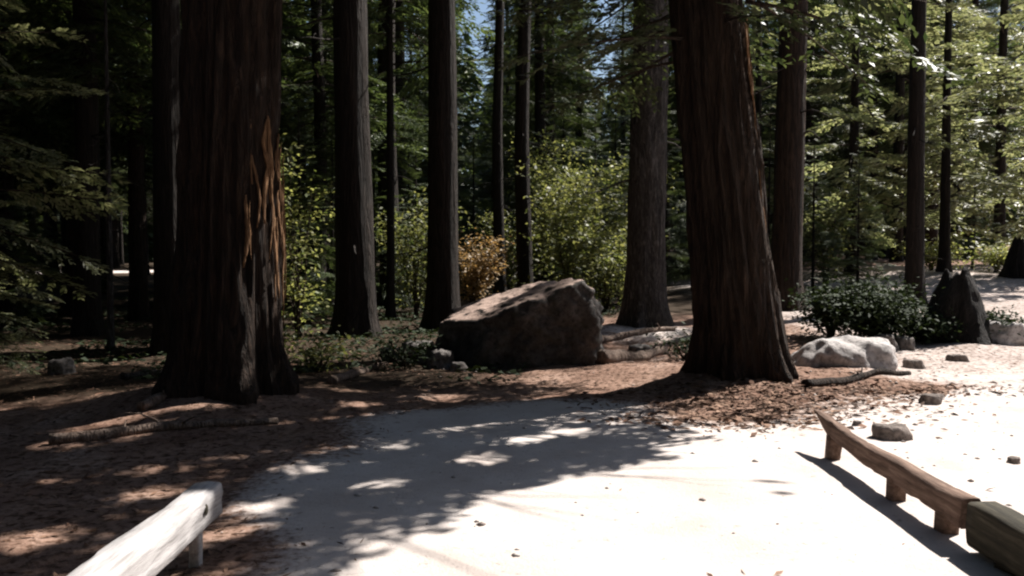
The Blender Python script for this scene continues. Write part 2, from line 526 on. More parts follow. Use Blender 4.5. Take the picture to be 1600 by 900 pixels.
def make_bough(seed, L=2.5, droop=0.22, n=13, leaf=0.17, width=0.055):
    """a flat conifer bough along +x: returns wood (V,q,t) and leaves (V,q)"""
    rng = np.random.default_rng(seed)
    t = np.linspace(0, 1, 8)
    side = rng.uniform(-0.25, 0.25)
    def ax(t):
        t = np.asarray(t, float)
        return np.stack([L * t * (1 - 0.08 * t), side * L * t ** 2 * 0.5, -droop * L * t ** 1.7 + 0.10 * L * np.clip(t - 0.55, 0, 1) ** 1.3], -1)
    wood = MB()
    Vt, q, tr = tube(ax(t), 0.026 * L / 2.5 * (1.08 - t), 3)
    wood.add(Vt, q, tr)
    P = []; D = []; N = []; Ls = []; Ws = []
    for i in range(n):
        tt = 0.14 + 0.86 * (i + rng.uniform(-0.3, 0.3)) / n
        tt = min(max(tt, 0.08), 1.0)
        for sgn in (-1, 1):
            if rng.random() < 0.12: continue
            base = ax([tt])[0]
            ln = L * (0.40 * (1 - tt) ** 0.7 + 0.06) * rng.uniform(0.65, 1.15)
            if tt < 0.3: ln *= 0.6
            ang = sgn * rng.uniform(0.75, 1.15)
            d = np.array([math.cos(ang), math.sin(ang), rng.uniform(-0.35, 0.0)])
            k = max(2, int(ln / (leaf * 0.42)))
            for j in range(k):
                f = (j + 0.6) / k
                pt = base + d * ln * f + np.array([0, 0, -0.12 * ln * f * f])
                for s2 in (-1, 1):
                    a2 = ang + s2 * rng.uniform(0.25, 0.8)
                    P.append(pt); D.append([math.cos(a2), math.sin(a2), rng.uniform(-0.55, 0.1)])
                    N.append([rng.normal(0, 0.35), rng.normal(0, 0.35), 1])
                    Ls.append(leaf * rng.uniform(0.7, 1.25) * (1.1 - 0.4 * f)); Ws.append(width * rng.uniform(0.7, 1.3))
    P.append(ax([1.0])[0]); D.append([1, 0, -0.3]); N.append([0, 0, 1]); Ls.append(leaf * 1.2); Ws.append(width)
    lv = kites(np.array(P), np.array(D, float), np.array(N, float), np.array(Ls), np.array(Ws))
    return (np.vstack(wood.v), np.vstack(wood.q), np.vstack(wood.t)), lv

BOUGHS = [make_bough(100 + i, droop=d) for i, d in enumerate((0.12, 0.2, 0.28, 0.2, 0.34, 0.16, 0.25))]
BOUGHS_FINE = [make_bough(200 + i, droop=d, n=20, leaf=0.11, width=0.036) for i, d in enumerate((0.12, 0.2, 0.28, 0.22))]

BOUGHS_BIG = [make_bough(250 + i, droop=d, n=10, leaf=0.27, width=0.10) for i, d in enumerate((0.15, 0.25, 0.35, 0.3))]

def crown_mesh(name, H, z0, R, n, seed, leafm, boughs=None, shape=0.85, lean=(0, 0), gaps=0.0, top=1.0, rand=0.4, az=None, r_in=0.12, base=None, open_to=()):
    rng = np.random.default_rng(seed)
    boughs = boughs or BOUGHS
    mb = MB()
    pv = []; pq = []; cnt = 0
    for i in range(n):
        f = ((i + rng.uniform(0, 1)) / n) ** 1.15 * top
        z = z0 + (H - z0) * f
        a = i * 2.39996 + rng.normal(0, 0.5) if az is None else rng.uniform(*az)
        if gaps and vnoise(np.array([[math.cos(a) * 1.3, math.sin(a) * 1.3, z * 0.33]]), seed + 5)[0] < gaps - 0.6: continue
        ln = R * max(0.08, (1 - f) ** shape) * rng.uniform(1 - rand, 1.1) + 0.12
        if f < 0.12: ln *= 0.55 + 3.7 * f
        (WV, wq, wt), (LV, lq) = boughs[rng.integers(len(boughs))]
        s = ln / 2.5
        pitch = rng.uniform(-0.12, 0.3) + 0.55 * f - 0.15
        roll = rng.normal(0, 0.3)
        M = (Matrix.Rotation(a, 3, 'Z') @ Matrix.Rotation(-pitch, 3, 'Y') @ Matrix.Rotation(roll, 3, 'X'))
        M = np.array(M) * s
        # smaller boughs keep stouter foliage
        o = np.array([lean[0] * lz(z) + math.cos(a) * r_in * (1 - f), lean[1] * lz(z) + math.sin(a) * r_in * (1 - f), z])
        mb.add(WV @ M.T + o, wq, wt, 0)
        pv.append(LV @ M.T + o); pq.append(lq + cnt); cnt += len(LV)
    LV = np.vstack(pv).reshape(-1, 4, 3)
    if base is not None:                       # gaps in the foliage that let the sun through
        C = LV[:, 2] + np.array(base)
        S = np.array(SUN)
        keep = np.ones(len(C), bool)
        for (a, b, c, r) in open_to:
            d = C - np.array([a, b, c]); al = d @ S
            wob = 0.6 + 0.8 * (0.5 + 0.5 * vnoise(C * 2.3, 91))
            keep &= (np.linalg.norm(d - al[:, None] * S, axis=1) > r * wob) | (al < 0.3)
        LV = LV[keep]
    mb.add(LV.reshape(-1, 3), np.arange(len(LV) * 4).reshape(-1, 4), None, 1)
    me = mb.mesh(name, [TWIG, leafm], smooth=False)
    return me

def leafy_mesh(name, H, R, seed, leafm, stems=7, per=110, leaf=0.11, width=0.06, spread=0.5, z0=0.15, stemr=0.018):
    """a many-stemmed broadleaf shrub / sapling: stems as wood, leaves in loose clumps"""
    rng = np.random.default_rng(seed)
    wood = MB(); P = []; D = []; N = []
    for s in range(stems):
        a = rng.uniform(0, 6.28); out = rng.uniform(0.3, 1.0) * R; h = H * rng.uniform(0.6, 1.0)
        t = np.linspace(0, 1, 7)
        pth = np.stack([math.cos(a) * out * t ** 1.3 + 0.04 * np.sin(6 * t + s), math.sin(a) * out * t ** 1.3 + 0.04 * np.cos(5 * t + s), h * t ** 0.85], -1)
        Vt, q, tr = tube(pth, stemr * (1.1 - t), 4)
        wood.add(Vt, q, tr)
        ncl = max(4, per // 14)
        for c in range(ncl):
            f = rng.uniform(z0 / max(H, 0.01), 1) ** 0.7
            cpt = np.array([np.interp(f, t, pth[:, k]) for k in range(3)]) + rng.normal(0, spread * R * 0.45, 3) * np.array([1, 1, 0.45])
            m = 14
            pts = cpt + rng.normal(0, 0.11 + 0.05 * R, (m, 3)) * np.array([1, 1, 0.6])
            pts[:, 2] = np.maximum(pts[:, 2], 0.04)
            P.append(pts)
            d = rng.normal(0, 1, (m, 3)); d[:, 2] = d[:, 2] * 0.4 - 0.25
            D.append(d)
            nn = rng.normal(0, 0.45, (m, 3)); nn[:, 2] += 1
            N.append(nn)
    P = np.vstack(P); D = np.vstack(D); N = np.vstack(N)
    lv, lq = kites(P, D, N, leaf * rng.uniform(0.6, 1.3, len(P)), width * rng.uniform(0.7, 1.3, len(P)))
    st = wood.mesh(name + '_stems', TWIG)
    fo = make_mesh(name + '_foliage', lv, lq, leafm, smooth=False)
    return st, fo

def tree(name, x, y, label, cat, trunk, crown, rz=0.0, s=1.0, group=None, extra=None):
    e = empty(name, (x, y, tz(x, y)), rz, s)
    tag(e, label, cat, group)
    link('trunk', trunk, e)
    if crown: link('crown', crown, e)
    return e

ZF = lambda H: np.concatenate([np.linspace(-0.3, 1.2, 26), np.linspace(1.25, 6.5, 66), np.linspace(6.9, H * 0.6, 14), np.linspace(H * 0.66, H, 8)])

gp = lambda u, v: (px(u, EYE * F_PX / (v - HORIZON)), EYE * F_PX / (v - HORIZON))
FLECKS = [(*gp(u, v), 0.03, r * 1.25) for u, v, r in [(275, 650, 0.16), (330, 638, 0.14), (110, 697, 0.2), (200, 690, 0.16), (160, 725, 0.14), (430, 678, 0.2), (390, 690, 0.14), (480, 738, 0.18), (450, 742, 0.12),
           (420, 795, 0.15), (390, 800, 0.12), (270, 770, 0.15), (220, 780, 0.12), (60, 850, 0.16), (110, 756, 0.14), (545, 618, 0.2), (500, 612, 0.16), (360, 840, 0.14), (400, 835, 0.12), (600, 590, 0.2), (690, 622, 0.2),
           (760, 660, 0.2), (700, 668, 0.16), (560, 680, 0.2), (640, 655, 0.22), (820, 640, 0.25), (900, 625, 0.25), (980, 615, 0.25), (1050, 606, 0.25), (640, 700, 0.14), (830, 690, 0.16), (900, 675, 0.15), (760, 720, 0.15), (620, 760, 0.15), (560, 640, 0.16)]]
FLECKS += [(*gp(u, v), 0.0, 0.42) for u, v in [(1130, 705), (1060, 745), (960, 765), (860, 795), (780, 850), (700, 890), (1150, 760), (980, 830), (1250, 690), (860, 885), (960, 890), (1060, 800), (1050, 880), (820, 870), (1180, 730), (1210, 830)]]
FLECKS += [(-1.57, y, 0.33, 0.24) for y in (2.6, 3.0, 3.4, 3.8, 4.15)]
FLECKS += [(-2.25, 8.8, z, 0.22) for z in (1.25, 1.5, 1.75, 2.0, 2.25)] + [(-2.4, 8.5, z, 0.15) for z in (0.5, 1.6, 1.9)]
FLECKS += [(-4.9, 9.0, 1.8, 0.3), (-4.8, 9.0, 2.6, 0.35), (-4.9, 9.1, 3.5, 0.35)]
# --- the two big trunks either side of the boulder
LX, LY = px(366, 8.95), 8.95
t = trunk_mesh('big_trunk', 34, 0.47, 0.20, BARK_RED, 11, 110, ZF(34), 0.11, (0.004, 0.0), 6, 5, 6, 12, 0.02)
c = crown_mesh('big_crown', 34, 9.5, 4.6, 240, 12, NEEDLE, shape=0.7, gaps=0.12, r_in=0.45)
LT = tree('cedar_tree', LX, LY, 'massive upright dark cedar trunk with a lit orange-brown edge, across from the leaning cedar', 'tree', t, c)
RX, RY = px(1158, 10.3), 10.3
t = trunk_mesh('big_trunk', 32, 0.42, 0.16, BARK_RED, 23, 110, ZF(32), 0.11, (-0.105, 0.01), 5, 3, 6, 12, 0.02)
FLECKS += [(RX - 0.105 * float(lz(z)) + 0.42, RY, z, 0.2) for z in np.arange(0.6, 4.6, 0.35)]
c = crown_mesh('big_crown', 32, 3.6, 4.0, 370, 24, NEEDLE, BOUGHS, base=(RX, RY, tz(RX, RY)), open_to=FLECKS, shape=0.6, lean=(-0.105, 0.01), gaps=0.2, r_in=0.42)
RT = tree('cedar_tree', RX, RY, 'massive leaning dark cedar trunk with peeling bark strips, standing between boulder and pale rock', 'tree', t, c)

# peeling bark strips, their bright colour painting sunlight onto the trunk edges
def bark_strip(parent, r, az, ztop, L, w, seed, out=0.05, lean=(0, 0), H=32):
    rng = np.random.default_rng(seed)
    t = np.linspace(0, 1, 12)
    z = ztop - L * t
    rr = r * (1 - z / H) ** 0.75 + out * (0.15 + 0.85 * np.abs(np.sin(t * 3.0 + seed))) + 0.02
    a = az + 0.05 * np.sin(t * 4 + seed) + np.cumsum(rng.normal(0, 0.011, 12))
    ww = w * (0.25 + 0.9 * np.sin(np.pi * np.clip(t * 0.95 + 0.03, 0, 1)) * rng.uniform(0.6, 1.2, 12)) / r
    P = []
    for k, (da, dr) in enumerate(((-0.5, 0), (0.5, 0), (0.5, 0.012), (-0.5, 0.012))):
        P.append(np.stack([lean[0] * lz(z) + (rr + dr) * np.cos(a + da * ww), lean[1] * lz(z) + (rr + dr) * np.sin(a + da * ww), z], -1))
    P = np.stack(P, 1).reshape(-1, 3)
    q = grid_faces(12, 4, True)
    caps = np.array([[3, 2, 1, 0], [44, 45, 46, 47]])
    me = make_mesh('bark_strip', P, [q, caps], SUNLIT_STRIP)
    link('bark_strip', me, parent)

_sr = np.random.default_rng(5)
for i in range(24):
    bark_strip(LT, 0.475, _sr.uniform(-1.0, 0.15), _sr.uniform(1.3, 2.7), _sr.uniform(0.35, 0.9), _sr.uniform(0.015, 0.045), 40 + i, 0.012, lean=(0.004, 0), H=34)
for i in range(14):
    bark_strip(RT, 0.425, _sr.uniform(-0.8, 0.25), _sr.uniform(1.4, 4.4), _sr.uniform(0.5, 1.2), _sr.uniform(0.015, 0.045), 60 + i, 0.014, lean=(-0.105, 0.01), H=32)

# places the sun reaches in the photograph (through gaps in the canopy), and gaps where sky shows
SUNNY = [(0.2, 12.2, 1.1), (0.9, 12.3, 1.3), (-0.4, 12.2, 0.9), (-2.3, 8.9, 1.6), (-2.3, 8.9, 2.3), (2.2, 14.5, 0.4), (1.6, 14.0, 0.4), (1.0, 13.4, 0.4),
         (1, 19.5, 2.5), (1.5, 19.5, 1.5), (2, 18.5, 1.2), (1.3, 20, 3.4), (0, 24, 3.5), (-1, 21, 1.2), (-1.2, 21, 2.0), (0.6, 25, 5), (2.2, 22, 4),
         (-5, 9.2, 3.6), (-4.9, 9, 2.6), (-4.9, 9, 1.7), (2.8, 15.3, 2.0), (2.8, 15.3, 3.6), (2.8, 15.3, 5.0), (-2.1, 20, 3.0), (-30, 55.5, 0.5), (-25, 56.2, 0.5), (-22.2, 56.7, 0.5), (-18, 57, 0.5), (5.7, 17.4, 3), (5.7, 17.4, 5),
         (9.0, 24, 3), (9.4, 24, 6), (10.6, 24.5, 5), (10.8, 22.5, 2.5), (11.5, 22.5, 5), (14.5, 27, 4), (15.0, 27.5, 8), (16, 28, 10), (13, 21.5, 4), (13.3, 21.6, 6.5), (13, 31, 9), (14, 31, 12)]
LANES = (62, 182, 250)
def in_lane(x, y, w):
    return any(abs(x - px(u, y)) < w for u in LANES)
def shades(x, y, s, z0, R, H=26.0):
    for (a, b, c) in SUNNY:
        al = (x - a) * 0.8 + (y - b) * 0.6
        pe = abs((x - a) * 0.6 - (y - b) * 0.8)
        if al < -0.5: continue
        f = ((c + max(al, 0) * math.tan(SUN_EL)) / s - z0) / (H - z0)
        if pe < 0.45 or (-0.03 < f < 1 and pe < R * s * (1 - max(f, 0)) ** 0.7 + 0.2): return True
    return False
def hides_sky(x, y, s, z0, R, H=26.0):
    if y < 5: return False
    for u, w in ((745, 8), (945, 9)):
        f = ((EYE + 0.268 * y) / s - z0) / (H - z0)
        if f < 1.0 and abs(x - px(u, y)) < w / F_PX * y + 0.75 * R * s * (1 - max(f, 0)) ** 0.7 * (1 if f > -0.1 else 0): return True
    return False

# --- shared trunk and crown shapes for the forest behind
TRUNKS = [trunk_mesh('forest_trunk', 26, 0.26, 0.12, m, 300 + i, 20, None, 0.05, (0.006 * (i - 1), 0), 5, 16, 1.2, 12) for i, m in enumerate((BARK_DARK, BARK_RED, BARK_DARK))]
TRUNK_GREY = trunk_mesh('grey_trunk', 26, 0.34, 0.16, BARK_GREY, 320, 40, np.concatenate([np.linspace(-0.3, 6.5, 60), np.linspace(7, 26, 14)]), 0.08, (0, 0), 5, 10, 2, 9)
CROWNS = [crown_mesh('forest_crown', 26, z0, R, n, 400 + i, m, shape=sh, gaps=g) for i, (z0, R, n, sh, g, m) in enumerate([
    (3.5, 3.0, 210, 0.7, 0.12, NEEDLE), (5.0, 3.3, 200, 0.7, 0.12, NEEDLE), (1.6, 3.0, 230, 0.75, 0.08, NEEDLE), (8.0, 3.4, 170, 0.65, 0.15, NEEDLE)])]
CZ = (3.5, 5.0, 1.6, 8.0); CR = (3.0, 3.3, 3.0, 3.4)
CROWN_HIGH = crown_mesh('high_crown', 26, 10.5, 2.4, 50, 430, NEEDLE, shape=0.6, gaps=0.15)
CROWN_PALE = [crown_mesh('pale_crown', 16, 1.2, 2.9, 78, 440 + i, NEEDLE_SUNLIT, BOUGHS_BIG, shape=0.7, gaps=0.12, rand=0.55) for i in range(2)]
YOUNG_T = trunk_mesh('young_trunk', 16, 0.16, 0.06, BARK_DARK, 460, 16, None, 0.05, (0, 0), 4, 8, 0.6, 5)
SAP_T = trunk_mesh('sapling_trunk', 6, 0.055, 0.02, BARK_DARK, 470, 10, None, 0.04, (0, 0), 3, 4, 0.3, 2)
SAP_C = [crown_mesh('sapling_crown', 6, 0.35, 1.5, 90, 480 + i, NEEDLE, BOUGHS_FINE, shape=0.8, gaps=0.08, r_in=0.03) for i in range(2)]

# trees whose trunks the photograph shows one by one: column, width in pixels, distance, crown, label
NAMED = [
    (262, 46, 13.0, TRUNKS[0], 3, 'dark straight conifer close behind the left cedar trunk'),
    (215, 26, 19.0, TRUNKS[1], 1, 'dim slender conifer in the shade behind the thin pale pole'),
    (110, 20, 23.0, TRUNKS[2], 0, 'thin dark conifer between the leafy young fir and the pale pole'),
    (552, 56, 15.5, TRUNKS[0], 3, 'thick black conifer trunk in the shade right of the left cedar'),
    (500, 22, 21.0, TRUNKS[2], 1, 'narrow conifer trunk squeezed between the left cedar and a thick black trunk'),
    (612, 13, 19.0, TRUNKS[0], 3, 'thin dark conifer pole right of the thick black trunk'),
    (697, 46, 17.0, TRUNKS[0], -1, 'straight dark conifer trunk rising behind the left end of the boulder'),
    (779, 18, 23.0, TRUNKS[2], -1, 'thin dark conifer trunk behind the boulder, beside tan sunlit leaves'),
    (818, 25, 21.0, TRUNKS[2], -1, 'slim dark conifer trunk rising behind the middle of the boulder'),
    (1233, 46, 17.5, TRUNKS[1], -1, 'straight brown conifer with sunlit right edge just right of the leaning cedar'),
    (1425, 27, 18.0, TRUNKS[0], -1, 'slender dark conifer standing on the sunny bank beside the jagged stump'),
]
for u, w, Y, tm, ci, lab in NAMED:
    r = w / F_PX * Y * 0.5
    s = r / 0.25
    X = px(u, Y)
    e = tree('conifer_tree', X, Y, lab, 'tree', tm, None, RNG.uniform(0, 6.28), (s, s, max(0.75, min(1.15, s))))
    cr = link('crown', CROWNS[ci] if ci >= 0 else CROWN_HIGH, e)
    cs = max(0.75, min(1.1, s))
    cr.scale = (cs / s, cs / s, 1)
X = px(1015, 15.5)
tree('grey_conifer', X, 15.5, 'grey rough-barked conifer with dappled sun, left behind the leaning cedar', 'tree', TRUNK_GREY, CROWN_HIGH, 0.4)
e = empty('dead_pole', (px(172, 13.5), 13.5, tz(px(172, 13.5), 13.5)))
tag(e, 'thin pale dead pole with short broken twigs, left of the left cedar', 'tree')
link('trunk', trunk_mesh('pole', 8, 0.05, 0.02, BARK_GREY, 500, 12, None, 0.04, (0.004, 0), 3, 16, 1.0, 7), e)

# young fir at the left edge, boughs low
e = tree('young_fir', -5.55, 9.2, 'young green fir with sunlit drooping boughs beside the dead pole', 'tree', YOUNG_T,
         crown_mesh('fir_crown', 16, 0.9, 2.3, 120, 510, NEEDLE_SUNLIT, BOUGHS, shape=0.7, gaps=0.12), 0.3, 0.62)

# sunlit pale firs on the right bank
PALE = [(1330, 25, 0.95, 'broad sunlit fir behind the bank, left of the slender bank conifer'),
        (1475, 23, 0.85, 'pale sunlit fir right behind the slender bank conifer'),
        (1560, 28, 1.1, 'tall pale yellow-green fir above the top of the bank'),
        (1640, 22, 0.8, 'sunlit young fir at the crest of the bank above the dark stump'),
        (1180, 31, 1.0, 'sunlit fir glimpsed between the leaning cedar and the straight brown conifer'),
        (1400, 32, 1.3, 'large pale fir deep behind the sunny bank')]
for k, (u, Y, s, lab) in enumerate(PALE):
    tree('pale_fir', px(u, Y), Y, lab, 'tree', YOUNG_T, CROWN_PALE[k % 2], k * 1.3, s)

# forest deeper in: look-alikes told apart by place alone
spots = []
def ok(x, y, dmin=2.2):
    return all((x - a) ** 2 + (y - b) ** 2 > dmin ** 2 for a, b in spots)
for u, w, Y, *_ in NAMED: spots.append((px(u, Y), Y))
for u, Y, *_ in PALE: spots.append((px(u, Y), Y))
spots += [(LX, LY), (RX, RY), (px(1015, 15.5), 15.5)]
n = 0
tries = 0
while n < 190 and tries < 9000:
    tries += 1
    y = 22 + 62 * RNG.uniform(0, 1) ** 1.2; x = RNG.uniform(-0.78, 0.78) * y
    cc = y - 0.75 * x
    if cc < 15 or x > 4 and cc < 21: continue                                   # the open, sunny side
    if x < -14 and abs(y - 60 - 0.15 * x) < 4: continue    # forest road
    if not ok(x, y, 2.4): continue
    k = int(RNG.integers(4)); s = RNG.uniform(0.75, 1.15)
    if shades(x, y, s, CZ[k], CR[k]) or hides_sky(x, y, s, CZ[k], CR[k]) or y < 56 and in_lane(x, y, 2.4 if k == 2 else 0.5): continue
    spots.append((x, y)); n += 1
    uu = 800 + x / y * F_PX
    where = ('far back behind the dead pole', 'deep in the forest behind the upright cedar', 'deep in the forest behind the boulder',
             'deep in the forest behind the leaning cedar', 'in the forest beyond the sunny bank')[int(np.searchsorted([250, 560, 980, 1230], uu))]
    lab = ('tall stout' if s > 1.0 else 'mid-sized' if s > 0.87 else 'slender') + ' dark conifer ' + where
    tree('forest_conifer', x, y, lab, 'tree', TRUNKS[n % 3], CROWNS[k],
         RNG.uniform(0, 6.28), s, 'conifers ' + where)
# the dense stand to the left
n = 0; tries = 0
while n < 26 and tries < 3000:
    tries += 1
    x = RNG.uniform(-17, -3.2); y = RNG.uniform(11, 25)
    k = int(RNG.integers(3)); s = RNG.uniform(0.6, 1.0)
    if not ok(x, y, 1.9) or x > -0.38 * y: continue
    if shades(x, y, s, CZ[k], CR[k]) or in_lane(x, y, 2.4 if k == 2 else 0.5): continue
    spots.append((x, y)); n += 1
    tree('forest_conifer', x, y, ('stout' if s > 0.8 else 'slim') + ' dark conifer in the dense shaded stand behind the dead pole', 'tree', TRUNKS[n % 3], CROWNS[k],
         RNG.uniform(0, 6.28), s, 'conifers behind the dead pole')
# the forest goes on to the left and behind the photographer
n = 0
while n < 90:
    a = RNG.uniform(0, 6.28); r = RNG.uniform(8, 30)
    x, y = r * math.cos(a), r * math.sin(a)
    if y > abs(x) * 1.1 or y > 8 and x > 0: continue
    if x > 3 and y - 0.75 * x > -4.5: continue
    if x < 0 and y > 4 and x > -7.5: continue
    if not ok(x, y, 2.8): continue
    spots.append((x, y)); n += 1
    tree('forest_conifer', x, y, 'tall conifer of the forest around the trail', 'tree', TRUNKS[n % 3], CROWNS[n % 3],
         RNG.uniform(0, 6.28), RNG.uniform(0.8, 1.1), 'conifers around the trail')

# the wood on the hills, one mass too far off to count
rng = np.random.default_rng(77)
P = []; D = []; N = []; Ls = []
for k in range(420):
    a = rng.uniform(-1.15, 1.15) if k < 300 else rng.uniform(0, 6.28)
    r = 84 + 75 * rng.uniform(0, 1) ** 1.3
    x, y = r * math.sin(a), 10 + r * math.cos(a)
    H = rng.uniform(15, 26); z0 = tz(x, y)
    if hides_sky(x, y, H / 26, 0, 4): continue
    m = 420
    f = rng.uniform(0.03, 1, m) ** 1.2
    th = rng.uniform(0, 6.28, m); rr = 4.2 * (1 - f) ** 0.8 * rng.uniform(0.35, 1, m)
    P.append(np.stack([x + rr * np.cos(th), y + rr * np.sin(th), z0 + f * H], -1))
    D.append(np.stack([np.cos(th), np.sin(th), rng.uniform(-0.9, -0.1, m)], -1))
    nn = rng.normal(0, 0.4, (m, 3)); nn[:, 2] += 1; N.append(nn)
    Ls.append(rng.uniform(0.8, 1.9, m))
Ls = np.concatenate(Ls)
Vv, q = kites(np.vstack(P), np.vstack(D), np.vstack(N), Ls, Ls * 0.5)
tag(link('distant_wood', make_mesh('distant_wood', Vv, q, NEEDLE, smooth=False)), 'far dark conifer wood covering the hills behind the forest', 'wood', kind='stuff')

# saplings and shrubs
SAPS = [(10, 17, 0.8), (330, 24, 0.9), (470, 18, 0.8), (585, 24, 0.85), (650, 22, 0.7), (850, 27, 1.0), (930, 24, 0.9), (985, 21, 0.7),
        (740, 29, 1.0), (20, 26, 1.1), (120, 22, 0.6), (310, 33, 1.0), (300, 38, 1.3), (390, 27, 1.0), (490, 29, 1.1), (520, 20, 0.75), (600, 31, 1.2), (640, 27, 1.0), (700, 35, 1.3), (770, 33, 1.2), (830, 36, 1.3), (880, 31, 1.1), (960, 33, 1.2), (1040, 27, 1.0), (1090, 24, 0.9), (1150, 34, 1.2), (1200, 23, 0.8), (1270, 21, 0.7), (1340, 20, 0.6), (1520, 26, 0.7), (120, 30, 0.8), (330, 30, 1.0), (430, 34, 1.2), (540, 36, 1.2)]
for k, (u, Y, s) in enumerate(SAPS):
    X = px(u, Y)
    where = ('behind the dead pole', 'behind the upright cedar', 'behind the boulder', 'behind the leaning cedar', 'at the foot of the sunny bank')[int(np.searchsorted([280, 560, 1000, 1230], u))]
    size = 'small' if s < 0.85 else 'mid-sized' if s < 1.15 else 'tall'
    tree('fir_sapling', X, Y, size + ' bushy fir sapling in the understory ' + where, 'sapling', SAP_T, SAP_C[k % 2], k * 1.7, s, 'fir saplings ' + where)

def shrub(name, u, Y, H, R, seed, leafm, label, group=None, **kw):
    X = px(u, Y)
    e = empty(name, (X, Y, tz(X, Y) - 0.02))
    st, fo = leafy_mesh(name, H, R, seed, leafm, **kw)
    link('stem', st, e); link('foliage', fo, e)
    tag(e, label, 'shrub', group)
    return e

shrub('leafy_shrub', 890, 20, 3.4, 1.2, 601, BROAD, 'tall sunlit yellow-green leafy shrub behind the right end of the boulder', stems=12, per=340)
shrub('leafy_shrub', 945, 18.5, 2.0, 1.0, 602, BROAD, 'bushy sunlit green shrub between the boulder and the grey conifer', stems=10, per=240)
shrub('leafy_shrub', 735, 21, 2.0, 0.7, 603, DRYLEAF, 'dry tan-leaved shrub in sun behind the left end of the boulder', stems=9, per=200)
shrub('leafy_shrub', 800, 24, 2.6, 0.8, 604, BROAD, 'slim leafy shrub between two thin trunks behind the boulder', stems=9, per=220)
shrub('leafy_shrub', 650, 20, 2.8, 0.9, 605, BROAD, 'green leafy shrub between the thin pole and the straight dark trunk', stems=9, per=240)
shrub('leafy_shrub', 465, 16, 3.8, 0.9, 606, BROAD, 'tall sparse leafy shrub just right of the left cedar', stems=8, per=180)
shrub('leafy_shrub', 985, 24, 4.2, 1.1, 618, BROAD, 'tall sunlit green shrub left of the grey conifer, behind the bushy shrub', stems=10, per=300)
shrub('leafy_shrub', 840, 26, 5.0, 1.2, 619, BROAD, 'tallest yellow-green leafy shrub far behind the middle of the boulder', stems=12, per=340)
shrub('low_shrub', 492, 11.2, 0.45, 0.4, 607, BROAD, 'small low green plant in shade right of the left cedar base', stems=9, per=50, leaf=0.08, width=0.045)
shrub('low_shrub', 1365, 13.6, 0.85, 0.75, 608, SHADE_LEAF, 'dark rounded low bush behind the pale rock', stems=24, per=280, leaf=0.09, width=0.05)
shrub('low_shrub', 1300, 13.9, 0.8, 0.5, 609, SHADE_LEAF, 'dark low bush beside the straight brown conifer', stems=12, per=150, leaf=0.09, width=0.05)
shrub('low_shrub', 1425, 13.9, 0.5, 0.45, 610, SHADE_LEAF, 'dark low bush between the rounded bush and the slender bank conifer', stems=10, per=130, leaf=0.08, width=0.05)
shrub('low_shrub', 1462, 13.5, 0.42, 0.4, 616, SHADE_LEAF, 'dark low bush against the foot of the jagged stump', stems=12, per=130, leaf=0.08, width=0.05)
shrub('low_shrub', 1540, 13.6, 0.4, 0.4, 617, SHADE_LEAF, 'dark low bush between the jagged stump and its pale rock', stems=12, per=130, leaf=0.08, width=0.05)
shrub('leafy_shrub', 1455, 24.5, 1.0, 0.9, 611, BROAD, 'yellow-green shrub along the top of the sunny bank', stems=10, per=180)
shrub('leafy_shrub', 1555, 24, 0.8, 0.9, 612, BROAD, 'low yellow-green shrub at the crest of the bank above the stump', stems=10, per=160)
shrub('leafy_shrub', 1290, 22, 2.8, 1.0, 613, BROAD, 'leafy green shrub right behind the straight brown conifer', stems=10, per=240)
shrub('low_shrub', 625, 11.6, 0.35, 0.4, 614, SHADE_LEAF, 'dark low plant growing beside the stones left of the boulder', stems=9, per=60, leaf=0.07, width=0.04)
shrub('low_shrub', 1075, 12.3, 0.4, 0.4, 615, SHADE_LEAF, 'small dark plant beside the leaning cedar base, on the boulder side', stems=9, per=60, leaf=0.07, width=0.04)

# ------------------------------------------------------------------ rocks
def rock_mesh(name, planes, mat, seed, sub=5, soft=14.0, rough=0.04, fine=0.012):
    import bmesh
    bm = bmesh.new()
    bmesh.ops.create_icosphere(bm, subdivisions=sub, radius=1.0)
    d = np.array([v.co[:] for v in bm.verts])
    f = np.array([[v.index for v in fa.verts] for fa in bm.faces])
    bm.free()
    inv = 0
    for (n, D) in planes:
        n = np.array(n, float); n /= np.linalg.norm(n)
        inv = inv + np.clip(d @ n / D, 0, None) ** soft
    r = inv ** (-1.0 / soft)
    P = d * r[:, None]
    sz = np.abs(P).max()
    k = 1.0 / max(sz, 0.05)
    P = P * (1 + rough / sz * fbm(P * k * 2.2, 4, seed)[:, None] + fine / sz * fbm(P * k * 9, 3, seed + 7)[:, None])
    return make_mesh(name, P, f, mat)

# the big wedge-shaped boulder: top slopes down to the left
bx, by = px(822, 12.3), 12.35
planes = [((0.12, -1, 0.02), 0.80), ((-0.95, -0.75, -0.1), 1.02), ((1, -0.10, 0.05), 1.0), ((0, 1, 0.2), 0.95), ((-0.33, -0.10, 0.92), 0.40),
          ((-1, 0.2, 0.3), 1.12), ((0, 0, -1), 0.6), ((0.75, 0.1, 0.75), 0.92), ((0.1, 0.5, 0.9), 0.55)]
me = rock_mesh('boulder', planes, ROCK_BIG, 70, 6, 30, 0.17, 0.07)
o = link('boulder', me, None, (bx, by, 0.56 + tz(bx, by) - 0.05))
tag(o, 'big dark wedge-shaped boulder with a sunlit sloping top, beside the trail', 'boulder')

